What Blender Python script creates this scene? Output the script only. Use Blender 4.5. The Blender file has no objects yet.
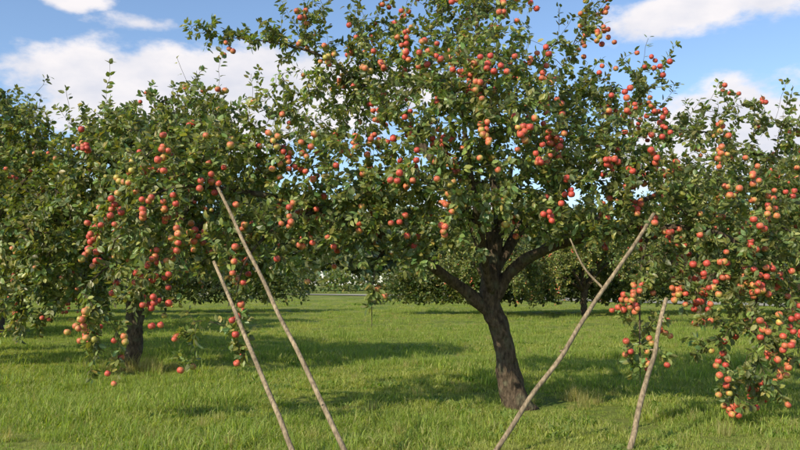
import bpy, math, random
import numpy as np
from mathutils import Vector, kdtree, noise as mnoise

random.seed(7); rng=np.random.default_rng(7)
scene=bpy.context.scene
scene.view_settings.view_transform='Standard'
scene.view_settings.look='None'
scene.view_settings.exposure=0
COL=scene.collection

# ------------------------------------------------------------ helpers
def new_mat(name):
    m=bpy.data.materials.new(name); m.use_nodes=True
    nt=m.node_tree; nt.nodes.clear()
    return m,nt,nt.nodes,nt.links

def mesh_np(name,verts,faces_flat,loop_tot,mat,cols=None,smooth=False):
    me=bpy.data.meshes.new(name)
    verts=np.asarray(verts,dtype=np.float32)
    me.vertices.add(len(verts)); me.vertices.foreach_set('co',verts.ravel())
    faces_flat=np.asarray(faces_flat,dtype=np.int32).ravel()
    loop_tot=np.asarray(loop_tot,dtype=np.int32)
    me.loops.add(len(faces_flat)); me.loops.foreach_set('vertex_index',faces_flat)
    me.polygons.add(len(loop_tot))
    st=np.concatenate([[0],np.cumsum(loop_tot)[:-1]]).astype(np.int32)
    me.polygons.foreach_set('loop_start',st)
    me.polygons.foreach_set('loop_total',loop_tot)
    me.polygons.foreach_set('use_smooth',np.full(len(loop_tot),smooth))
    if cols is not None:
        a=me.color_attributes.new('tint','FLOAT_COLOR','POINT')
        c=np.ones((len(verts),4),dtype=np.float32); c[:,:3]=cols
        a.data.foreach_set('color',c.ravel())
    me.update(calc_edges=True); me.validate()
    me.materials.append(mat)
    return me

def add_obj(name,me,parent=None,loc=(0,0,0),rot=0,scale=1):
    o=bpy.data.objects.new(name,me); COL.objects.link(o)
    o.location=loc; o.rotation_euler=(0,0,rot); o.scale=(scale,)*3
    if parent: o.parent=parent
    return o

def norm(v): return v/np.maximum(np.linalg.norm(v,axis=-1,keepdims=True),1e-9)

# ------------------------------------------------------------ materials
def mat_leaf(name,transl=0.35,rough=0.5,spec=0.45,under=(0.27,0.30,0.17,1)):
    m,nt,N,L=new_mat(name)
    out=N.new('ShaderNodeOutputMaterial')
    at=N.new('ShaderNodeAttribute'); at.attribute_name='tint'
    geo=N.new('ShaderNodeNewGeometry')
    pale=N.new('ShaderNodeMixRGB'); pale.blend_type='MIX'
    pale.inputs[2].default_value=under
    mul=N.new('ShaderNodeMath'); mul.operation='MULTIPLY'; mul.inputs[1].default_value=0.45
    L.new(geo.outputs['Backfacing'],mul.inputs[0]); L.new(mul.outputs[0],pale.inputs[0])
    L.new(at.outputs['Color'],pale.inputs[1])
    p=N.new('ShaderNodeBsdfPrincipled'); p.inputs['Roughness'].default_value=rough
    p.inputs['Specular IOR Level'].default_value=spec
    L.new(pale.outputs[0],p.inputs['Base Color'])
    t=N.new('ShaderNodeBsdfTranslucent')
    tc=N.new('ShaderNodeMixRGB'); tc.blend_type='MULTIPLY'; tc.inputs[0].default_value=1
    tc.inputs[2].default_value=(1.8,1.8,0.5,1)
    L.new(at.outputs['Color'],tc.inputs[1]); L.new(tc.outputs[0],t.inputs['Color'])
    mx=N.new('ShaderNodeMixShader'); mx.inputs[0].default_value=transl
    L.new(p.outputs[0],mx.inputs[1]); L.new(t.outputs[0],mx.inputs[2])
    L.new(mx.outputs[0],out.inputs[0])
    return m

def mat_bark():
    m,nt,N,L=new_mat('bark')
    out=N.new('ShaderNodeOutputMaterial'); p=N.new('ShaderNodeBsdfPrincipled')
    tc=N.new('ShaderNodeTexCoord'); mp=N.new('ShaderNodeMapping'); mp.inputs['Scale'].default_value=(1,1,0.35)
    n1=N.new('ShaderNodeTexNoise'); n1.inputs['Scale'].default_value=26; n1.inputs['Detail'].default_value=8; n1.inputs['Roughness'].default_value=0.7
    v=N.new('ShaderNodeTexVoronoi'); v.inputs['Scale'].default_value=22
    n2=N.new('ShaderNodeTexNoise'); n2.inputs['Scale'].default_value=6; n2.inputs['Detail'].default_value=5
    L.new(tc.outputs['Object'],mp.inputs[0])
    for n in (n1,v): L.new(mp.outputs[0],n.inputs['Vector'])
    L.new(tc.outputs['Object'],n2.inputs['Vector'])
    r=N.new('ShaderNodeValToRGB'); r.color_ramp.elements[0].position=0.32; r.color_ramp.elements[0].color=(0.025,0.018,0.012,1)
    r.color_ramp.elements[1].position=0.7; r.color_ramp.elements[1].color=(0.20,0.145,0.10,1)
    L.new(n1.outputs['Fac'],r.inputs[0])
    r2=N.new('ShaderNodeValToRGB'); r2.color_ramp.elements[0].position=0.52; r2.color_ramp.elements[1].position=0.66
    L.new(n2.outputs['Fac'],r2.inputs[0])
    mx=N.new('ShaderNodeMixRGB'); mx.inputs[2].default_value=(0.17,0.18,0.11,1)
    f=N.new('ShaderNodeMath'); f.operation='MULTIPLY'; f.inputs[1].default_value=0.5
    L.new(r2.outputs[0],f.inputs[0]); L.new(f.outputs[0],mx.inputs[0]); L.new(r.outputs[0],mx.inputs[1])
    L.new(mx.outputs[0],p.inputs['Base Color']); p.inputs['Roughness'].default_value=0.9
    p.inputs['Specular IOR Level'].default_value=0.2
    ad=N.new('ShaderNodeMath'); ad.operation='ADD'
    L.new(n1.outputs['Fac'],ad.inputs[0]); L.new(v.outputs['Distance'],ad.inputs[1])
    b=N.new('ShaderNodeBump'); b.inputs['Strength'].default_value=1.0; b.inputs['Distance'].default_value=0.04
    L.new(ad.outputs[0],b.inputs['Height']); L.new(b.outputs[0],p.inputs['Normal'])
    L.new(p.outputs[0],out.inputs[0]); return m

def mat_apple():
    m,nt,N,L=new_mat('apple_skin')
    out=N.new('ShaderNodeOutputMaterial'); p=N.new('ShaderNodeBsdfPrincipled')
    at=N.new('ShaderNodeAttribute'); at.attribute_name='tint'
    tc=N.new('ShaderNodeTexCoord')
    n=N.new('ShaderNodeTexNoise'); n.inputs['Scale'].default_value=60; n.inputs['Detail'].default_value=3
    L.new(tc.outputs['Object'],n.inputs['Vector'])
    mr=N.new('ShaderNodeMapRange'); mr.inputs[1].default_value=0.3; mr.inputs[2].default_value=0.7; mr.inputs[3].default_value=0.7; mr.inputs[4].default_value=1.25
    L.new(n.outputs['Fac'],mr.inputs[0])
    mx=N.new('ShaderNodeMixRGB'); mx.blend_type='MULTIPLY'; mx.inputs[0].default_value=1
    L.new(at.outputs['Color'],mx.inputs[1]); L.new(mr.outputs[0],mx.inputs[2])
    L.new(mx.outputs[0],p.inputs['Base Color']); p.inputs['Roughness'].default_value=0.5
    L.new(p.outputs[0],out.inputs[0]); return m

def mat_wood():
    m,nt,N,L=new_mat('weathered_pole_wood')
    out=N.new('ShaderNodeOutputMaterial'); p=N.new('ShaderNodeBsdfPrincipled')
    tc=N.new('ShaderNodeTexCoord'); mp=N.new('ShaderNodeMapping'); mp.inputs['Scale'].default_value=(1,1,0.12)
    n=N.new('ShaderNodeTexNoise'); n.inputs['Scale'].default_value=40; n.inputs['Detail'].default_value=8
    n2=N.new('ShaderNodeTexNoise'); n2.inputs['Scale'].default_value=3; n2.inputs['Detail'].default_value=4
    L.new(tc.outputs['Object'],mp.inputs[0]); L.new(mp.outputs[0],n.inputs['Vector']); L.new(tc.outputs['Object'],n2.inputs['Vector'])
    r=N.new('ShaderNodeValToRGB'); r.color_ramp.elements[0].position=0.3; r.color_ramp.elements[0].color=(0.14,0.10,0.06,1)
    r.color_ramp.elements[1].position=0.66; r.color_ramp.elements[1].color=(0.42,0.32,0.20,1)
    L.new(n.outputs['Fac'],r.inputs[0])
    mx=N.new('ShaderNodeMixRGB'); mx.blend_type='MULTIPLY'; mx.inputs[0].default_value=0.7
    L.new(r.outputs[0],mx.inputs[1]); 
    mr=N.new('ShaderNodeMapRange'); mr.inputs[1].default_value=0.35; mr.inputs[2].default_value=0.65; mr.inputs[3].default_value=0.5; mr.inputs[4].default_value=1.1
    L.new(n2.outputs['Fac'],mr.inputs[0]); L.new(mr.outputs[0],mx.inputs[2])
    L.new(mx.outputs[0],p.inputs['Base Color']); p.inputs['Roughness'].default_value=0.85
    b=N.new('ShaderNodeBump'); b.inputs['Strength'].default_value=0.5; b.inputs['Distance'].default_value=0.01
    L.new(n.outputs['Fac'],b.inputs['Height']); L.new(b.outputs[0],p.inputs['Normal'])
    L.new(p.outputs[0],out.inputs[0]); return m

def mat_ground():
    m,nt,N,L=new_mat('meadow_ground')
    out=N.new('ShaderNodeOutputMaterial'); p=N.new('ShaderNodeBsdfPrincipled')
    tc=N.new('ShaderNodeTexCoord')
    n1=N.new('ShaderNodeTexNoise'); n1.inputs['Scale'].default_value=0.35; n1.inputs['Detail'].default_value=6
    n2=N.new('ShaderNodeTexNoise'); n2.inputs['Scale'].default_value=9; n2.inputs['Detail'].default_value=8; n2.inputs['Roughness'].default_value=0.75
    for n in (n1,n2): L.new(tc.outputs['Object'],n.inputs['Vector'])
    r=N.new('ShaderNodeValToRGB'); r.color_ramp.elements[0].position=0.35; r.color_ramp.elements[0].color=(0.155,0.21,0.040,1)
    r.color_ramp.elements[1].position=0.68; r.color_ramp.elements[1].color=(0.29,0.31,0.08,1)
    L.new(n1.outputs['Fac'],r.inputs[0])
    mr=N.new('ShaderNodeMapRange'); mr.inputs[1].default_value=0.3; mr.inputs[2].default_value=0.7; mr.inputs[3].default_value=0.5; mr.inputs[4].default_value=1.3
    L.new(n2.outputs['Fac'],mr.inputs[0])
    mx=N.new('ShaderNodeMixRGB'); mx.blend_type='MULTIPLY'; mx.inputs[0].default_value=1
    L.new(r.outputs[0],mx.inputs[1]); L.new(mr.outputs[0],mx.inputs[2])
    L.new(mx.outputs[0],p.inputs['Base Color']); p.inputs['Roughness'].default_value=0.95; p.inputs['Specular IOR Level'].default_value=0.1
    b=N.new('ShaderNodeBump'); b.inputs['Strength'].default_value=0.8; b.inputs['Distance'].default_value=0.08
    L.new(n2.outputs['Fac'],b.inputs['Height']); L.new(b.outputs[0],p.inputs['Normal'])
    L.new(p.outputs[0],out.inputs[0]); return m

def mat_road():
    m,nt,N,L=new_mat('pale_road')
    out=N.new('ShaderNodeOutputMaterial'); p=N.new('ShaderNodeBsdfPrincipled')
    n=N.new('ShaderNodeTexNoise'); n.inputs['Scale'].default_value=3; n.inputs['Detail'].default_value=6
    tc=N.new('ShaderNodeTexCoord'); L.new(tc.outputs['Object'],n.inputs['Vector'])
    r=N.new('ShaderNodeValToRGB'); r.color_ramp.elements[0].color=(0.25,0.23,0.18,1); r.color_ramp.elements[1].color=(0.40,0.37,0.30,1)
    L.new(n.outputs['Fac'],r.inputs[0]); L.new(r.outputs[0],p.inputs['Base Color']); p.inputs['Roughness'].default_value=0.9
    L.new(p.outputs[0],out.inputs[0]); return m

M_LEAF=mat_leaf('apple_leaf',0.30,0.40,0.5)
M_GRASS=mat_leaf('grass_blade',0.40,0.65,0.25,(0.24,0.29,0.09,1))
M_BARK=mat_bark(); M_APPLE=mat_apple(); M_WOOD=mat_wood(); M_GROUND=mat_ground(); M_ROAD=mat_road()

# ------------------------------------------------------------ leaves
def leaves_arrays(pos,axis,size,base_cols,updown=0.55,outward=None):
    n=len(pos)
    axis=norm(axis)
    up=np.tile([0,0,1.0],(n,1))+rng.normal(0,updown,(n,3))
    if outward is not None: up=up+outward*rng.uniform(0.1,1.5,(n,1))
    side=norm(np.cross(axis,up)); nrm=norm(np.cross(side,axis))
    w=size*rng.uniform(0.24,0.33,n)
    s=size[:,None]; W=w[:,None]
    fold=rng.uniform(0.08,0.3,n)[:,None]*W*1.3; curl=rng.uniform(-0.05,0.28,n)[:,None]*s
    b=pos
    m=pos+axis*s*0.5-nrm*fold*0.5
    t=pos+axis*s-nrm*curl
    r1=pos+axis*s*0.28+side*W*0.9+nrm*fold*0.6; r2=pos+axis*s*0.66+side*W*0.85+nrm*(fold*0.6-curl*0.4)
    l1=pos+axis*s*0.28-side*W*0.9+nrm*fold*0.6; l2=pos+axis*s*0.66-side*W*0.85+nrm*(fold*0.6-curl*0.4)
    V=np.stack([b,r1,r2,t,m,l2,l1],axis=1).reshape(-1,3)
    idx=(np.arange(n)*7)[:,None]
    F=np.concatenate([idx+np.array([[0,1,2,3,4]]),idx+np.array([[0,4,3,5,6]])],axis=1).reshape(-1)
    LT=np.full(2*n,5)
    C=np.repeat(base_cols,7,axis=0)
    return V,F,LT,C

def leaf_colors(n,base=(0.068,0.108,0.022),var=0.35):
    b=np.array(base)[None,:]
    k=np.exp(rng.normal(0,var,n))[:,None]
    c=b*k
    y=rng.random(n)
    ye=(y>0.91)
    c[ye]=c[ye]*0.4+np.array([0.30,0.27,0.07])*0.6
    g=(y<0.3); c[g]=c[g]*np.array([0.75,0.95,1.15])
    c[:,0]*=rng.uniform(0.8,1.3,n)
    return np.clip(c,0.005,0.4)

# ------------------------------------------------------------ tubes
def catmull(pts,step=0.1):
    P=np.array(pts,float); out=[]
    ext=np.vstack([2*P[0]-P[1],P,2*P[-1]-P[-2]])
    for i in range(1,len(ext)-2):
        a,b,c,d=ext[i-1],ext[i],ext[i+1],ext[i+2]
        n=max(1,int(np.ceil(np.linalg.norm((c-b)[:3])/step)))
        for k in range(n):
            t=k/n
            out.append(0.5*((2*b)+(-a+c)*t+(2*a-5*b+4*c-d)*t*t+(-a+3*b-3*c+d)*t**3))
    out.append(ext[-2]); return np.array(out)

def tube(path,sides=12,rough=0.12,seed=0,cap=True):
    P=path[:,:3]; R=np.maximum(path[:,3],0.002); n=len(P)
    T=np.gradient(P,axis=0); T=norm(T)
    ref=np.array([0.3,1,0.1]); V=[]
    for i in range(n):
        s=ref-T[i]*np.dot(ref,T[i]); s/=np.linalg.norm(s); u=np.cross(T[i],s); ref=s
        for k in range(sides):
            a=2*math.pi*k/sides
            d=s*math.cos(a)+u*math.sin(a)
            q=Vector(P[i]*4+d*1.3+seed)
            rr=R[i]*(1+rough*mnoise.noise(q)*2+rough*0.7*mnoise.noise(q*3.1))
            V.append(P[i]+d*rr)
    F=[];LT=[]
    for i in range(n-1):
        for k in range(sides):
            a=i*sides+k; b=i*sides+(k+1)%sides
            F+= [a,b,b+sides,a+sides]; LT.append(4)
    if cap:
        F+=list(range(sides))[::-1]; LT.append(sides)
        F+=[(n-1)*sides+k for k in range(sides)]; LT.append(sides)
    return np.array(V),np.array(F),np.array(LT)

def merge(parts):
    V=[];F=[];LT=[];C=[];o=0
    for p in parts:
        V.append(p[0]);F.append(p[1]+o);LT.append(p[2]);o+=len(p[0])
        if len(p)>3: C.append(p[3])
    return np.vstack(V),np.concatenate(F),np.concatenate(LT),(np.vstack(C) if C else None)

def thin_edges(P0,P1,R0,R1,sides=4):
    T=norm(P1-P0); ref=np.tile([0.31,0.87,0.37],(len(T),1))
    s=norm(np.cross(T,ref)); u=np.cross(T,s); V=[]
    for P,R in((P0,R0),(P1,R1)):
        for k in range(sides):
            a=2*math.pi*k/sides
            V.append(P+(s*math.cos(a)+u*math.sin(a))*R[:,None])
    V=np.stack(V,axis=1).reshape(-1,3); n=len(P0)
    base=(np.arange(n)*2*sides)[:,None,None]
    q=np.array([[k,(k+1)%sides,(k+1)%sides+sides,k+sides] for k in range(sides)])[None]
    F=(base+q).reshape(-1); return V,F,np.full(n*sides,4)

# ------------------------------------------------------------ apples
def apple_mesh_arrays(centers,radii,redness):
    segs=10
    prof=[(0.0,0.66),(0.22,0.80),(0.55,0.90),(0.88,0.60),(1.0,0.1),(0.90,-0.42),(0.62,-0.78),(0.28,-0.86),(0.0,-0.76)]
    base=[]; 
    for (r,z) in prof[1:-1]:
        for k in range(segs):
            a=2*math.pi*k/segs; base.append((r*math.cos(a),r*math.sin(a),z))
    top=len(base); base.append((0,0,0.62)); bot=top+1; base.append((0,0,-0.76))
    s0=len(base)
    for z in (0.6,1.35):
        for k in range(3):
            a=2*math.pi*k/3; base.append((0.06*math.cos(a)+(0.15 if z>1 else 0),0.06*math.sin(a),z))
    base=np.array(base); F=[];LT=[]
    nr=len(prof)-2
    for i in range(nr-1):
        for k in range(segs):
            a=i*segs+k;b=i*segs+(k+1)%segs
            F+=[a,a+segs,b+segs,b];LT.append(4)
    for k in range(segs):
        F+=[top,k,(k+1)%segs];LT.append(3)
        F+=[bot,(nr-1)*segs+(k+1)%segs,(nr-1)*segs+k];LT.append(3)
    for k in range(3):
        F+=[s0+k,s0+(k+1)%3,s0+3+(k+1)%3,s0+3+k];LT.append(4)
    F=np.array(F);LT=np.array(LT); parts=[]
    red=np.array([0.56,0.080,0.055]); yel=np.array([0.48,0.41,0.09]); org=np.array([0.63,0.22,0.09])
    for c,r,rd in zip(centers,radii,redness):
        ax=norm(rng.normal(0,0.28,3)+np.array([0,0,1.0])); 
        x=norm(np.cross(ax,rng.normal(0,1,3))); y=np.cross(ax,x)
        sc=np.array([1,1,rng.uniform(0.85,1.0)])*r
        B=base*sc
        V=c+B[:,0:1]*x+B[:,1:2]*y+B[:,2:3]*ax
        blush=norm(rng.normal(0,0.7,3)+np.array([-0.4,-0.4,0.5]))
        d=(V-c)@blush/r
        t=np.clip(rd+0.5*d+rng.normal(0,0.06,len(V)),0,1)[:,None]
        C=np.where(t<0.4, yel+(org-yel)*(t/0.4), org+(red-org)*((t-.4)/.6))
        C=C*rng.uniform(.75,1.1)
        C[s0:]=(0.06,0.045,0.02)
        parts.append((V,F,LT,C))
    return merge(parts)

# ------------------------------------------------------------ tree growth
def grow_tree(base,limbs,clumps,leaf_per=13,leaf_size=(0.055,0.095),n_apples=300,apple_r=(0.034,0.043),
              leafbase=(0.068,0.108,0.022),shoots=60,tip_r=0.0024,step=0.13,red_bias=0.55,dens_mul=1.0,trunk_sides=16,solid_below=2.7):
    base=np.array(base,float)
    parts=[]; pos=[];par=[]
    for li,l in enumerate(limbs):
        c=catmull(l,0.09); 
        parts.append(tube(c,trunk_sides if l[0][3]>0.12 else 9,0.19 if li==0 else .15,seed=li*7.7))
        prev=-1
        for q in c[::1]:
            if li==0 and q[2]<1.3+base[2]: continue
            pos.append(q[:3]);par.append(-1 if prev<0 else prev);prev=len(pos)-1
    nseed=len(pos)
    T=[];W=[];CN=[]
    for c in clumps:
        vol=4.19*c[3]*c[4]*c[5]; n=max(4,int(vol*c[6]*dens_mul))
        d=norm(rng.normal(0,1,(n,3))); r=rng.random(n)**0.42
        bump=np.array([1+0.38*mnoise.noise(Vector(x)*2.3+Vector(c[:3])) for x in d])
        p=np.array(c[:3])+d*(r*bump)[:,None]*np.array(c[3:6])
        T.append(p);W.append(np.full(n,c[7])*(r**3)); CN.append(np.tile(c[:3],(n,1)))
    T=np.vstack(T);W=np.concatenate(W);CN=np.vstack(CN)
    hole=np.array([mnoise.noise(Vector(t)*1.4+Vector((5.1,2.2,9.7))) for t in T])
    keep=(hole>-.19)|(T[:,2]<solid_below)|(np.abs(T[:,0]-base[0])>3.0)
    T=T[keep];W=W[keep];CN=CN[keep]
    kd=kdtree.KDTree(nseed)
    for i in range(nseed): kd.insert(pos[i],i)
    kd.balance()
    ds=np.array([kd.find(t)[2] for t in T]); order=np.argsort(ds)
    seg_nodes=[]
    bs=120
    for b0 in range(0,len(order),bs):
        kd=kdtree.KDTree(len(pos))
        for i,pq in enumerate(pos): kd.insert(pq,i)
        kd.balance()
        for ti in order[b0:b0+bs]:
            t=T[ti]; co,pi,dist=kd.find(t)
            a=np.array(co); 
            if dist<0.03: continue
            n=max(1,int(math.ceil(dist/step)))
            mid=(a+t)/2+rng.normal(0,0.16,3)*dist+np.array([0,0,0.12*dist])
            prev=pi; pts=[a]
            for k in range(1,n+1):
                s=k/n; q=(1-s)**2*a+2*s*(1-s)*mid+s*s*t
                if k<n: q=q+rng.normal(0,0.012,3)
                pos.append(q);par.append(prev);prev=len(pos)-1;pts.append(q)
            seg_nodes.append((pts[max(0,len(pts)-4):],W[ti],CN[ti],ti))
    allp=np.array(pos); top=np.where(allp[:,2]>np.percentile(allp[:,2],60))[0]
    for k in range(shoots):
        i=int(rng.choice(top)); a=allp[i]; Ln=rng.uniform(0.3,0.8)
        out=a-base; out[2]=0; out=norm(out)
        d=norm(np.array([0,0,1.0])+out*rng.uniform(0,0.7)+rng.normal(0,0.18,3)); prev=i; pts=[a]
        for s in range(1,6):
            q=a+d*Ln*s/5+rng.normal(0,0.012,3); pos.append(q);par.append(prev);prev=len(pos)-1;pts.append(q)
        seg_nodes.append((pts,0.0,a,-1))
    pos=np.array(pos);par=np.array(par)
    acc=np.zeros(len(pos)); ex=2.3
    R=np.zeros(len(pos))
    for i in range(len(pos)-1,-1,-1):
        R[i]=max(tip_r,acc[i]**(1/ex) if acc[i]>0 else tip_r)
        if par[i]>=0: acc[par[i]]+=R[i]**ex
    R=np.minimum(R,0.035)
    e=np.arange(nseed,len(pos)); pr=par[e]
    r0=np.where(pr<nseed,R[e]*1.15,R[pr]); r0=np.minimum(r0,R[e]*1.6)
    parts.append(thin_edges(pos[pr]-base,pos[e]-base,r0,R[e],4))
    for i in range(len(limbs)): parts[i]=(parts[i][0]-base,)+parts[i][1:]
    V,F,LT,_=merge(parts)
    wood=mesh_np('branches',V,F,LT,M_BARK,None,True)
    LP=[];LA=[];LC=[];LO=[]
    for pts,w,cn,ti in seg_nodes:
        pts=np.array(pts); n=int(leaf_per*rng.uniform(0.6,1.4)*(1.2 if ti<0 else 1))
        if len(pts)<2: continue
        s=rng.random(n)**0.75*(len(pts)-1)*0.999
        if rng.random()<0.5:
            s=np.round(s*2)/2; s=np.clip(s,0,len(pts)-1.001)
        i0=s.astype(int); f=(s-i0)[:,None]
        p=pts[i0]*(1-f)+pts[i0+1]*f; d=norm(pts[i0+1]-pts[i0])
        rad=rng.normal(0,1,(n,3)); rad=norm(rad-d*np.sum(rad*d,axis=1,keepdims=True))
        ax=d*0.55+rad*0.85+np.array([0,0,-0.15])
        LP.append(p+rad*0.012+ rng.normal(0,0.012,(n,3)));LA.append(ax)
        LC.append(np.full(n,rng.normal(0,0.24)))
        o=norm(norm(pts[-1]-cn)*.6+norm((pts[-1]-base)*np.array([1,1,0]))); LO.append(np.tile(o,(n,1)))
    LP=np.vstack(LP)-base;LA=np.vstack(LA);tw=np.concatenate(LC);LO=np.vstack(LO)
    n=len(LP); sz=rng.uniform(leaf_size[0],leaf_size[1],n)
    col=leaf_colors(n,leafbase,0.28)*np.exp(tw)[:,None]
    V,F,LT,C=leaves_arrays(LP,LA,sz,np.clip(col,0.004,0.42),0.7,LO)
    leaf=mesh_np('leaves',V,F,LT,M_LEAF,C,False)
    am=None
    if n_apples:
        cand=[(pts[-1],w,cn) for pts,w,cn,ti in seg_nodes if w>0]
        ww=np.array([c[1] for c in cand]); ww/=ww.sum()
        cen=[];rad=[];red=[]; tries=0
        while len(cen)<n_apples and tries<n_apples*5:
            tries+=1
            p,w,cn=cand[int(rng.choice(len(cand),p=ww))]
            out=norm(p-cn); out=norm(out+norm((p-base)*np.array([1,1,0.2]))*0.8)
            g=int(rng.choice([1,1,1,2,3,4,6])); rb=rng.normal(red_bias,0.32)
            for k in range(g):
                r=rng.uniform(*apple_r); q=p+out*0.055+np.array([0,0,-0.045])+rng.normal(0,0.062,3)*(0 if k==0 else 1)*np.array([1,1,1.7])
                if any(np.linalg.norm(q-x)<0.068 for x in cen[-4:]): q=q+np.array([0.03,-0.05,-0.05])
                cen.append(q);rad.append(r);red.append(rb+rng.normal(0,0.12))
        V,F,LT,C=apple_mesh_arrays(np.array(cen)-base,rad,red)
        am=mesh_np('apples',V,F,LT,M_APPLE,C,True)
    print('tree: leaves',n,'edges',len(e))
    return wood,leaf,am

def place_tree(name,meshes,loc,rot=0,scale=1):
    e=bpy.data.objects.new(name,None); COL.objects.link(e)
    e.location=loc; e.rotation_euler=(0,0,rot); e.scale=(scale,)*3; e.empty_display_size=0.3
    for nm,me in zip(('branches','leaves','apples'),meshes):
        if me: add_obj(nm,me,e)
    return e

# ------------------------------------------------------------ main tree
B=(1.5,10.7,0)
limbs=[
 [(1.58,10.7,-.1,.27),(1.53,10.7,.08,.185),(1.43,10.7,.5,.145),(1.35,10.68,.95,.128),(1.21,10.65,1.35,.145),(1.2,10.66,1.75,.105),(1.25,10.75,2.3,.08)],
 [(1.27,10.65,1.12,.08),(.98,10.5,1.42,.08),(.5,10.25,1.78,.07),(-.1,9.95,2.15,.06),(-.9,9.6,2.5,.045),(-1.8,9.25,2.68,.03),(-2.6,9.05,2.7,.018),(-3.2,9,2.3,.008)],
 [(1.2,10.66,1.6,.09),(1.0,10.8,2.4,.078),(.4,11,3.4,.06),(-.3,11.2,4.2,.04),(-1.0,11.2,4.8,.022),(-1.8,11.2,5.05,.011),(-2.7,11.2,5.15,.005)],
 [(1.22,10.7,1.8,.09),(1.35,10.9,2.6,.08),(1.2,11,3.6,.06),(1.15,11,4.6,.04),(1,11,5.9,.015)],
 [(1.22,10.65,1.35,.08),(1.55,10.6,1.86,.075),(2.2,10.4,2.16,.06),(3,10.1,2.3,.045),(3.8,9.7,2.25,.03),(4.2,9.4,1.8,.018),(4,9.2,1.1,.008)],
 [(1.22,10.7,1.7,.075),(1.75,11,2.5,.066),(2.6,11.2,3.3,.042),(3.5,11.3,3.75,.02),(4.4,11.4,3.8,.01),(5.0,11.4,3.6,.005)],
 [(1.2,10.6,1.5,.065),(1.0,10.0,2.3,.05),(.8,9.3,3.1,.032),(.7,8.9,3.6,.014)],
 [(1.22,10.7,1.7,.065),(1.5,11.6,2.6,.05),(1.8,12.6,3.6,.022)],
 [(1.25,10.75,1.6,.065),(2.4,11.6,2.3,.055),(4.0,12.3,3.0,.035),(5.2,12.8,3.3,.014)],
 [(-1.0,9.58,2.5,.03),(-1.5,9.2,2.2,.02),(-1.8,9.0,1.7,.01),(-1.8,8.95,.95,.004)],
 [(.3,10.1,1.95,.025),(-.2,9.7,2.0,.015),(-.32,9.5,1.6,.008),(-.33,9.4,1.1,.003)],
 [(3.2,10.0,2.2,.03),(2.95,9.6,2.1,.02),(2.75,9.2,1.5,.012),(2.7,9.1,.5,.004)],
]
D=82
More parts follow.
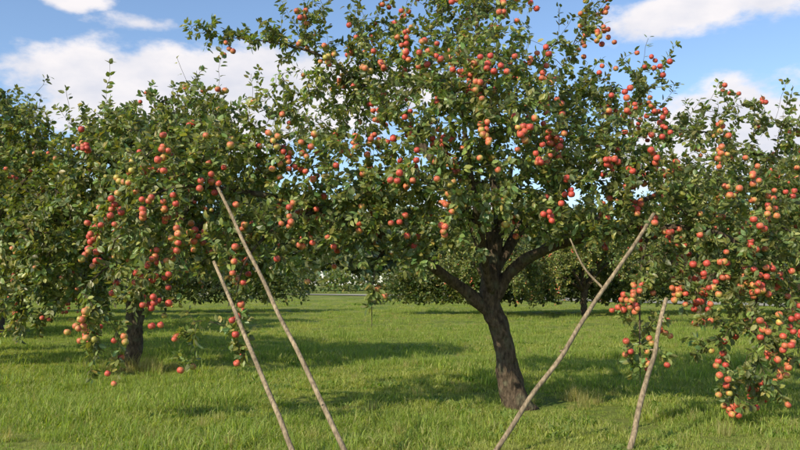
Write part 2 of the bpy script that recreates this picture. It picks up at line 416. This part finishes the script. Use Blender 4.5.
# x,y,z,rx,ry,rz,density,apple weight
clumps=[
 (.35,9.3,2.85,1.0,.9,.65,D,1.2),(-.55,9.3,2.65,.75,.8,.6,D,1.2),(-1.15,9.4,3.05,.8,.8,.55,D,1.1),
 (1.15,9.3,3.5,.9,.9,.8,D,1.5),(1.95,9.5,2.75,.85,.8,.6,D,1.1),(.35,9.5,3.85,.95,.9,.65,D,1.2),
 (1.2,9.7,4.6,.75,.8,.7,D*.9,1.5),(2.6,9.7,3.25,.9,.9,.6,D,1.3),(3.3,9.5,2.75,.8,.8,.5,D,1.2),
 (3.95,9.3,2.1,.75,.7,.55,D,2),(3.85,9.2,1.3,.6,.45,.65,D*1.0,3.2),(3.85,9.0,.6,.38,.35,.45,D*1.3,3.5),(4.5,9.2,1.2,.4,.4,.55,D*1.0,2.8),
 (4.15,9.1,.35,.25,.25,.25,D*1.5,2.5),
 (2.85,9.2,1.3,.33,.3,.55,D*1.3,2.2),(2.7,9.1,.75,.2,.2,.45,D*1.6,1.8),(3.3,9.2,1.0,.35,.3,.5,D*.7,1.5),(3.2,9.3,1.85,.6,.5,.4,D,1.5),
 (-1.75,9.3,3.25,.75,.75,.5,D,1.2),(-1.55,9.2,2.45,.6,.55,.5,D,1.1),(-2.6,9.1,2.9,.8,.65,.55,D,1.5),
 (-3.0,9.0,2.15,.6,.5,.55,D,2.8),(-3.2,9.0,1.45,.48,.4,.5,D*1.0,3.3),(-3.35,8.9,.9,.33,.28,.42,D*1.2,3),
 (-2.35,9.0,1.75,.3,.3,.5,D,2),(-1.8,9.0,1.25,.2,.2,.6,D*2.6,1.5),(-2.05,9.0,2.05,.5,.4,.4,D,1),(-.33,9.4,1.5,.17,.16,.5,D*2.4,1),
 (-2.35,9.0,1.1,.16,.17,.45,D*2,1.5),(-1.3,9.2,1.95,.35,.3,.3,D*1.3,1),
 (-3.4,9.7,3.55,.65,.5,.32,D*.8,.6),(-2.3,9.8,3.75,.7,.6,.35,D*.9,.9),
 (-.3,9.4,2.1,.7,.5,.28,D,.8),(-1.0,9.4,2.15,.5,.5,.3,D,.8),(.6,9.3,2.15,.65,.5,.28,D,.8),(1.2,9.2,2.55,.7,.5,.3,D*1.1,.9),(1.9,9.4,2.3,.7,.5,.3,D*1.1,.8),(2.6,9.3,2.3,.6,.5,.33,D*1.1,.9),
 (.15,9.3,1.85,.4,.35,.22,D*1.2,.8),
 (.5,10.6,2.9,1.0,.7,.6,D*.7,.1),(2.0,10.8,3.0,1.0,.7,.6,D*.7,.1),(.9,10.6,3.9,1.0,.7,.6,D*.6,.1),
 (-.35,11.2,4.65,.95,.9,.55,D*.85,.9),(-1.1,11.1,4.15,.9,.9,.5,D*.85,1),(.6,11.2,5.3,1.0,1.0,.6,D*.75,1),
 (2.3,11,4.15,.9,.9,.7,D*.85,1.4),(3.2,11.1,4.45,.75,.8,.5,D*.7,1.4),(3.9,11.2,3.9,.7,.7,.5,D*.65,1.2),(3.6,10.6,3.3,.8,.7,.5,D*.8,1),
 (4.5,11.2,3.95,.75,.6,.42,D*.65,1),(5.2,11.3,3.55,.7,.7,.5,D*.65,1),(5.3,11.2,2.9,.8,.8,.6,D*.75,1.2),(5.7,11,3.9,.5,.5,.3,D*.55,.8),
 (2.7,11,5.4,.22,.3,.5,D*1.4,6),(2.5,11,4.9,.4,.4,.35,D*.9,2.5),
 (-1.5,11.2,5.05,.85,.5,.28,D*1.1,.7),(-2.5,11.2,5.15,.8,.4,.22,D*1.2,.2),(-.8,11.2,5.35,.8,.6,.35,D*.8,.5),
 (1.1,11,6.1,1.2,1.2,.55,D*.55,.6),(4.6,10.2,3.0,.8,.8,.5,D*.9,1),(5.0,10,2.2,.75,.7,.6,D,1.4),(5.1,9.7,1.5,.5,.5,.5,D,1.5),(5.0,9.6,.9,.35,.35,.35,D,1.5),
 (-.8,12.7,3.8,1.3,.9,.7,D*.3,.3),(2.4,12.7,3.8,1.3,.9,.8,D*.35,.3),(4.6,12.6,3.1,1.2,.9,.6,D*.35,.3),
 (.8,12.7,5.0,1.2,.9,.8,D*.22,.3),(.9,12.5,3.2,1.5,.9,.8,D*.45,.3),(2.8,12.4,2.6,1.2,.8,.5,D*.45,.3),
]
main=grow_tree(B,limbs,clumps,leaf_per=14,leaf_size=(.062,.105),n_apples=1650,apple_r=(.033,.043),shoots=130,leafbase=(0.172,0.205,0.055),red_bias=.62)
place_tree('apple_tree',main,B)

# ------------------------------------------------------------ orchard trees
def auto_tree(seed,h=5.2,rad=2.7,trunk=.16,dens=44,leaf=(0.095,0.14),na=170,lb=(0.165,0.195,0.05)):
    global rng
    rng=np.random.default_rng(seed)
    limbs=[[(0,0,-.1,trunk*1.45),(0,0,.1,trunk*1.1),(.03,0,.7,trunk*.95),(.0,.03,1.3,trunk),(.05,0,1.9,trunk*.6),(.1,.05,h*.7,trunk*.3),(0,0,h*.92,.015)]]
    cl=[]
    k=7
    for i in range(k):
        a=2*math.pi*i/k+rng.uniform(-.3,.3); rr=rad*rng.uniform(.72,.98); zt=h*rng.uniform(.45,.75)
        ca,sa=math.cos(a),math.sin(a)
        limbs.append([(0,0,1.25,trunk*.55),(ca*rr*.3,sa*rr*.3,1.25+(zt-1.25)*.45,trunk*.42),(ca*rr*.65,sa*rr*.65,1.25+(zt-1.25)*.85,trunk*.27),(ca*rr,sa*rr,zt,.012)])
        cl.append((ca*rr*.8,sa*rr*.8,zt,.95,.95,.8,dens,1))
        cl.append((ca*rr*.95,sa*rr*.95,zt-.9,.75,.75,.8,dens,1.6))
        cl.append((ca*rr*.5,sa*rr*.5,zt+.75,1.0,1.0,.75,dens,.8))
        cl.append((ca*rr*1.0,sa*rr*1.0,zt-1.6,.5,.5,.6,dens,1.6))
    cl.append((0,0,h*.87,1.2,1.2,.8,dens,.5)); cl.append((.3,.2,h*.6,1.3,1.3,.9,dens*.6,.2))
    return grow_tree((0,0,0),limbs,cl,leaf_per=13,leaf_size=leaf,n_apples=na,shoots=60,step=0.22,tip_r=0.004,leafbase=lb,red_bias=.35,trunk_sides=12)
tA=auto_tree(11,na=280); tB=auto_tree(23,h=5.7,rad=3.0,na=330,lb=(0.185,0.21,0.05)); tC=auto_tree(37,h=6.4,rad=3.4,trunk=.2,na=120)
spots=[(tA,(-5.1,15.4,0),0.4,1.0),(tB,(-9.6,17.2,0),1.5,1.1),(tC,(-12.5,25,0),2.2,1.05),(tB,(-10.2,31,0),4.2,1.0),(tA,(-17,23,0),3.3,1.15),
       (tC,(-19,33,0),.7,1.1),(tA,(-14,37,0),5.1,1.25),(tA,(10.9,19.5,0),2.6,.92),(tC,(11.6,31,0),.2,.95),(tA,(17.5,27,0),1.1,1.1),
       (tA,(4.4,39,0),2.4,1.0),(tB,(9.4,41,0),3.9,1.0),(tB,(19,38,0),5.6,1.1)]
for m,l,r,s in spots: place_tree('apple_tree',m,l,r,s)
rng=np.random.default_rng(99)

# ------------------------------------------------------------ ground
def gh(x,y):
    x=np.asarray(x,float);y=np.asarray(y,float)
    t=np.clip((y-44)/26,0,1); s=t*t*(3-2*t)
    near=0.03*np.sin(x*.7+1.3)*np.sin(y*.55)+0.02*np.sin(x*1.9+y*1.3)
    return near*np.clip((60-y)/30,0,1)+s*0.75
def axis(lo,hi,fine_lo,fine_hi,st):
    a=list(np.arange(fine_lo,fine_hi+.01,st)); g=st
    v=fine_hi
    while v<hi: g*=1.25; v+=g; a.append(min(v,hi))
    g=st; v=fine_lo
    while v>lo: g*=1.25; v-=g; a.insert(0,max(v,lo))
    return np.array(a)
xs=axis(-2500,2500,-30,30,.6); ys=axis(-800,4000,-5,75,.6)
X,Y=np.meshgrid(xs,ys); Z=gh(X,Y); V=np.stack([X,Y,Z],-1).reshape(-1,3)
nx=len(xs); ii=(np.arange(len(ys)-1)[:,None]*nx+np.arange(nx-1)[None]).ravel()
F=np.stack([ii,ii+1,ii+1+nx,ii+nx],1)
add_obj('ground',mesh_np('ground',V,F.ravel(),np.full(len(F),4),M_GROUND,None,True))
rx=np.arange(-160,161,4.0); rv=[];
for x in rx:
    yc=66+0.0006*x*x-0.5*x
    for o in (-2.0,2.0):
        rv.append((x,yc+o,float(gh(x,yc+o))+0.06))
n=len(rx); rf=np.array([[2*i,2*i+2,2*i+3,2*i+1] for i in range(n-1)])
add_obj('road',mesh_np('road',rv,rf.ravel(),np.full(n-1,4),M_ROAD))

# ------------------------------------------------------------ hedges and distant trees
def foliage_mass(name,blobs,per,size,lb,mat=M_LEAF):
    P=[];A=[];K=[];O=[]
    for (x,y,z,a,b,c) in blobs:
        n=int(per*a*c); d=norm(rng.normal(0,1,(n,3))); d[:,2]=np.where(d[:,2]<-.4,-d[:,2],d[:,2])
        bump=np.array([1+.35*mnoise.noise(Vector(q)*2.2+Vector((x,y,z)))+.2*mnoise.noise(Vector(q)*6+Vector((x,y,z))) for q in d])
        r=(rng.random(n)**.3)*bump
        p=np.array([x,y,z])+d*r[:,None]*np.array([a,b,c]); P.append(p);A.append(d+rng.normal(0,.7,(n,3)));K.append(np.full(n,rng.normal(0,.18)));O.append(d)
    P=np.vstack(P);A=np.vstack(A);K=np.concatenate(K);n=len(P)
    col=leaf_colors(n,lb,.25)*np.exp(K)[:,None]
    V,F,LT,C=leaves_arrays(P,A,rng.uniform(size[0],size[1],n),np.clip(col,.004,.3),.9,np.vstack(O))
    return add_obj(name,mesh_np(name,V,F,LT,mat,C))
def row(x0,x1,y,h,w,stepx,z0=0):
    out=[];x=x0
    while x<x1:
        hh=h*rng.uniform(.75,1.25); out.append((x,y+rng.uniform(-1,1),hh*.45+z0,w*rng.uniform(.8,1.2),1.2,hh*.55)); x+=stepx*rng.uniform(.7,1.2)
    return out
foliage_mass('hedge',row(.2,5.2,44,2.6,1.2,1.0),800,(.16,.26),(0.09,0.12,0.028))
foliage_mass('hedge',row(5.2,30,45,3.2,1.5,1.2),520,(.18,.3),(0.09,0.12,0.028))
foliage_mass('hedge',row(-40,-6.0,46,3.0,1.5,1.3),450,(.18,.3),(0.09,0.12,0.03))
far=[]
x=-170
while x<190:
    h=rng.uniform(9,15); far.append((x,rng.uniform(112,135),h*.42+.6,rng.uniform(4,6.5),4,h*.55)); x+=rng.uniform(2.5,5)
foliage_mass('distant_trees',far,34,(.9,1.7),(0.11,0.135,0.06))
shr=[]
x=-60
while x<60:
    shr.append((x,rng.uniform(84,92),1.4,rng.uniform(1.5,3),1.5,rng.uniform(.8,2))); x+=rng.uniform(1.5,4)
foliage_mass('distant_shrubs',shr,160,(.3,.6),(0.14,0.17,0.045))

# ------------------------------------------------------------ grass
def tuft(seed,nb,rad,h,w,cols,bend=.5,name='tuft'):
    r=np.random.default_rng(seed)
    a=r.uniform(0,6.283,nb); d=np.sqrt(r.random(nb))*rad
    p=np.stack([np.cos(a)*d,np.sin(a)*d,np.full(nb,-.02)],1)
    H=r.uniform(h[0],h[1],nb)[:,None]; W=r.uniform(w[0],w[1],nb)[:,None]
    ba=r.uniform(0,6.283,nb); dirv=np.stack([np.cos(ba),np.sin(ba),np.zeros(nb)],1); sa=ba+1.57+r.normal(0,.4,nb)
    side=np.stack([np.cos(sa),np.sin(sa),np.zeros(nb)],1); bd=r.uniform(.2,1,nb)[:,None]*bend*H
    up=np.array([[0,0,1.0]])
    v0=p-side*W/2;v1=p+side*W/2; m=p+up*H*.6+dirv*bd*.35
    v2=m+side*W*.4;v3=m-side*W*.4; t=p+up*H*(1-.2*bd/H)+dirv*bd
    V=np.stack([v0,v1,v2,v3,t],1).reshape(-1,3); i=(np.arange(nb)*5)[:,None]
    F=np.concatenate([i+np.array([[0,1,2,3]]),i+np.array([[3,2,4]])],1).reshape(-1); LT=np.tile([4,3],nb)
    ci=r.choice(len(cols),nb); c=np.array(cols)[ci]*np.exp(r.normal(0,.26,nb))[:,None]
    return mesh_np(name,V,F,LT,M_GRASS,np.repeat(np.clip(c,0,.6),5,axis=0))
G=[(0.23,0.32,0.052),(0.28,0.36,0.065),(0.17,0.26,0.045),(0.32,0.36,0.085),(0.42,0.39,0.17)]
G2=[(0.34,0.385,0.08),(0.37,0.40,0.10),(0.28,0.34,0.065),(0.46,0.43,0.17)]
def coll(name,objs):
    c=bpy.data.collections.new(name)
    for i,me in enumerate(objs):
        o=bpy.data.objects.new(me.name,me); c.objects.link(o)
    return c
c_short=coll('grass_tufts',[tuft(s,75,.2,(.04,.11),(.006,.011),G,1.1) for s in range(5)]+[tuft(50,40,.15,(.08,.22),(.006,.010),G[:4],.8)])
c_yel=coll('yellow_grass_tufts',[tuft(s+20,75,.2,(.03,.10),(.006,.011),G2,1.2) for s in range(4)]+[tuft(60,34,.13,(.04,.09),(.022,.038),[(0.16,0.25,0.05)],1.3)])
S=[(0.46,0.37,0.18),(0.40,0.33,0.15),(0.28,0.28,0.09),(0.5,0.42,0.24)]
c_tall=coll('dry_grass_tufts',[tuft(s+90,60,.13,(.2,.5),(.005,.009),S,.9) for s in range(3)])

def scatter(name,pts,scales,collection):
    me=bpy.data.meshes.new(name); me.vertices.add(len(pts)); me.vertices.foreach_set('co',np.asarray(pts,np.float32).ravel())
    a=me.attributes.new('sc','FLOAT','POINT'); a.data.foreach_set('value',np.asarray(scales,np.float32))
    a=me.attributes.new('rz','FLOAT_VECTOR','POINT')
    rz=np.zeros((len(pts),3),np.float32); rz[:,2]=rng.uniform(0,6.283,len(pts)); rz[:,:2]=rng.normal(0,.08,(len(pts),2)); a.data.foreach_set('vector',rz.ravel())
    o=add_obj(name,me)
    ng=bpy.data.node_groups.new(name+'_scatter','GeometryNodeTree')
    ng.interface.new_socket('Geometry',in_out='INPUT',socket_type='NodeSocketGeometry')
    ng.interface.new_socket('Geometry',in_out='OUTPUT',socket_type='NodeSocketGeometry')
    N=ng.nodes;L=ng.links
    gi=N.new('NodeGroupInput');go=N.new('NodeGroupOutput'); mp=N.new('GeometryNodeMeshToPoints')
    ip=N.new('GeometryNodeInstanceOnPoints'); ci=N.new('GeometryNodeCollectionInfo')
    ci.inputs['Collection'].default_value=collection; ci.inputs['Separate Children'].default_value=True; ci.inputs['Reset Children'].default_value=True
    s=N.new('GeometryNodeInputNamedAttribute'); s.data_type='FLOAT'; s.inputs['Name'].default_value='sc'
    r=N.new('GeometryNodeInputNamedAttribute'); r.data_type='FLOAT_VECTOR'; r.inputs['Name'].default_value='rz'
    L.new(gi.outputs[0],mp.inputs[0]); L.new(mp.outputs[0],ip.inputs['Points']); L.new(ci.outputs[0],ip.inputs['Instance'])
    ip.inputs['Pick Instance'].default_value=True
    L.new(r.outputs['Attribute'],ip.inputs['Rotation']); L.new(s.outputs['Attribute'],ip.inputs['Scale']); L.new(ip.outputs[0],go.inputs[0])
    md=o.modifiers.new('scatter','NODES'); md.node_group=ng
    return o
def region(n,y0,y1,slope,pad):
    y=rng.uniform(y0,y1,n); hw=y*slope+pad; x=rng.uniform(-1,1,n)*hw; return x,y
P=[];Sc=[];K=[]
for (n,y0,y1,pad) in ((9000,5,14,3),(13000,14,28,4),(12000,28,60,6)):
    x,y=region(n,y0,y1,.55,pad); P.append(np.stack([x,y,gh(x,y)],1))
    patch=np.array([mnoise.noise(Vector((a*.5,b*.5,3.3)))+.8*mnoise.noise(Vector((a*2.1,b*2.1,7.3))) for a,b in zip(x,y)])
    p2=np.array([mnoise.noise(Vector((a*.28,b*.4,9.3)))+.6*mnoise.noise(Vector((a*1.3,b*1.3,1.3))) for a,b in zip(x,y)])
    K.append(p2+rng.normal(0,.12,n))
    Sc.append(rng.uniform(.55,1.2,n)*np.clip(1+.9*patch,.35,2.2)*(1 if y0<14 else 1.1))
P=np.vstack(P);Sc=np.concatenate(Sc);K=np.concatenate(K)
scatter('grass',P[K<.08],Sc[K<.08],c_short)
scatter('yellow_grass',P[K>=.08],Sc[K>=.08],c_yel)
P=[];Sc=[]
for (cx,cy,r,n,s) in ((1.5,10.7,.4,10,.5),(2.25,10.9,.45,9,.6),(-5.1,15.3,.6,18,.8),(-4.6,15.2,.45,16,.95),(-9.7,17.2,.6,12,.8),(10.9,19.5,.5,12,.8)):
    a=rng.uniform(0,6.28,n);d=np.sqrt(rng.random(n))*r; x=cx+np.cos(a)*d;y=cy+np.sin(a)*d
    P.append(np.stack([x,y,gh(x,y)],1));Sc.append(rng.uniform(.4,1.1,n)*s)
x,y=region(420,7,45,.55,3); P.append(np.stack([x,y,gh(x,y)],1)); Sc.append(rng.uniform(.2,.5,420))
scatter('dry_grass',np.vstack(P),np.concatenate(Sc),c_tall)

# ------------------------------------------------------------ support poles
def pole(bot,top,r0,r1,seed,fork_at=None,fork_to=None):
    b=np.array(bot,float);t=np.array(top,float); rr=np.random.default_rng(seed); pts=[]
    for i in range(9):
        s=i/8; q=b+(t-b)*s; j=rr.normal(0,.008,3)*(0 if i in(0,8) else 1)
        pts.append((*(q+j),r0+(r1-r0)*s))
    parts=[tube(catmull(pts,.08),12,.05,seed)]
    for k in range(4):
        s=rr.uniform(.2,.9); q=b+(t-b)*s; sd=norm(rr.normal(0,1,3)); parts.append(tube(np.array([(*q,.012),(*(q+sd*(r0+.012)),.008)]),6,.05,seed))
    if fork_at is not None:
        q=b+(t-b)*fork_at; e=np.array(fork_to,float); mdl=(q+e)/2+np.array([-.03,0,-.04])
        parts.append(tube(catmull([(*q,.013),(*mdl,.011),(*e,.007)],.06),8,.08,seed+2))
    V,F,LT,_=merge(parts); c=b.copy(); 
    return add_obj('wooden_prop_pole',mesh_np('wooden_prop_pole',V-c,F,LT,M_WOOD,None,True),loc=c)
pole((-.27,6.6,-.08),(-2.04,8.8,2.72),.024,.017,1)
pole((-.80,7.0,-.08),(-2.0,8.6,1.85),.026,.018,2)
pole((.84,7.75,-.08),(2.85,8.95,2.40),.026,.020,3,.66,(1.83,8.6,2.1))
pole((2.2,7.9,-.08),(2.95,8.9,1.45),.030,.022,4)

# ------------------------------------------------------------ light & sky
EL=math.radians(34); trav=Vector((.70,.71,0)).normalized()
d=Vector((trav.x*math.cos(EL),trav.y*math.cos(EL),-math.sin(EL)))
sun=bpy.data.lights.new('sun','SUN'); sun.energy=5.0; sun.angle=math.radians(.5); sun.color=(1,.90,.68)
so=bpy.data.objects.new('sun',sun); COL.objects.link(so); so.rotation_euler=d.to_track_quat('-Z','Y').to_euler(); so.location=(-20,-20,25)
w=bpy.data.worlds.new('World'); scene.world=w; w.use_nodes=True
nt=w.node_tree; N=nt.nodes; L=nt.links; N.clear()
out=N.new('ShaderNodeOutputWorld'); bg=N.new('ShaderNodeBackground'); bg.inputs[1].default_value=.145
sky=N.new('ShaderNodeTexSky'); sky.sky_type='NISHITA'; sky.sun_disc=False; sky.sun_elevation=EL
sky.sun_rotation=math.atan2(-trav.x,-trav.y)%(2*math.pi); sky.altitude=200; sky.air_density=1.0; sky.dust_density=.5; sky.ozone_density=1.8
tint=N.new('ShaderNodeMixRGB'); tint.blend_type='MULTIPLY'; tint.inputs[0].default_value=1; tint.inputs[2].default_value=(1.15,1.2,1.28,1); L.new(sky.outputs[0],tint.inputs[1])
tc=N.new('ShaderNodeTexCoord')
nz=N.new('ShaderNodeTexNoise'); nz.inputs['Scale'].default_value=9; nz.inputs['Detail'].default_value=9; nz.inputs['Roughness'].default_value=.58
mp=N.new('ShaderNodeMapping'); mp.inputs['Scale'].default_value=(1,1,1.9); L.new(tc.outputs['Generated'],mp.inputs[0]); L.new(mp.outputs[0],nz.inputs['Vector'])
def M(op,a,b=None,c=None):
    n=N.new('ShaderNodeMath'); n.operation=op
    for i,v in enumerate((a,b,c)):
        if v is None: continue
        if isinstance(v,(int,float)): n.inputs[i].default_value=v
        else: L.new(v,n.inputs[i])
    return n.outputs[0]
total=None
for (cx,cy,cz,ex,ez,st) in ((-.235,.945,.222,.18,.058,1.9),(-.10,.965,.235,.13,.045,1.3),(-.372,.876,.325,.035,.013,.9),(.373,.879,.312,.12,.024,1.0),(.42,.893,.170,.19,.055,1.3),(-.30,.91,.300,.035,.008,.5),
                            (-.80,.55,.2,.3,.07,1),(.85,.45,.25,.25,.07,1),(.1,-.95,.3,.4,.1,1),(0,.99,.05,.9,.05,.5)):
    s=N.new('ShaderNodeVectorMath'); s.operation='SUBTRACT'; L.new(tc.outputs['Generated'],s.inputs[0]); s.inputs[1].default_value=(cx,cy,cz)
    m=N.new('ShaderNodeVectorMath'); m.operation='MULTIPLY'; L.new(s.outputs[0],m.inputs[0]); m.inputs[1].default_value=(1/ex,1/ex,1/ez)
    l=N.new('ShaderNodeVectorMath'); l.operation='LENGTH'; L.new(m.outputs[0],l.inputs[0])
    v=M('MULTIPLY',M('SUBTRACT',1.0,M('MULTIPLY',l.outputs['Value'],.75)),st)
    total=v if total is None else M('MAXIMUM',total,v)
total=M('MAXIMUM',total,-.6)
f=M('ADD',M('MULTIPLY',total,1.15),M('MULTIPLY',M('SUBTRACT',nz.outputs['Fac'],.5),2.7))
mr=N.new('ShaderNodeMapRange'); mr.interpolation_type='SMOOTHSTEP'; mr.inputs[1].default_value=.02; mr.inputs[2].default_value=.55; L.new(f,mr.inputs[0])
shade=N.new('ShaderNodeValToRGB'); shade.color_ramp.elements[0].position=.3; shade.color_ramp.elements[0].color=(5.3,5.35,5.9,1); shade.color_ramp.elements[1].position=.62; shade.color_ramp.elements[1].color=(7.0,6.65,6.65,1)
nz2=N.new('ShaderNodeTexNoise'); nz2.inputs['Scale'].default_value=14; nz2.inputs['Detail'].default_value=6; L.new(mp.outputs[0],nz2.inputs['Vector']); L.new(nz2.outputs['Fac'],shade.inputs[0])
mx=N.new('ShaderNodeMixRGB'); L.new(M('MULTIPLY',mr.outputs[0],.95),mx.inputs[0]); L.new(tint.outputs[0],mx.inputs[1]); L.new(shade.outputs[0],mx.inputs[2])
L.new(mx.outputs[0],bg.inputs[0]); L.new(bg.outputs[0],out.inputs[0])

# ------------------------------------------------------------ camera
cam=bpy.data.cameras.new('camera'); co=bpy.data.objects.new('camera',cam); COL.objects.link(co)
cam.sensor_width=36; cam.lens=36; cam.clip_end=6000; cam.clip_start=.05
co.location=(0,0,1.6); co.rotation_euler=(math.radians(90)+math.atan(60/800),0,0)
scene.camera=co
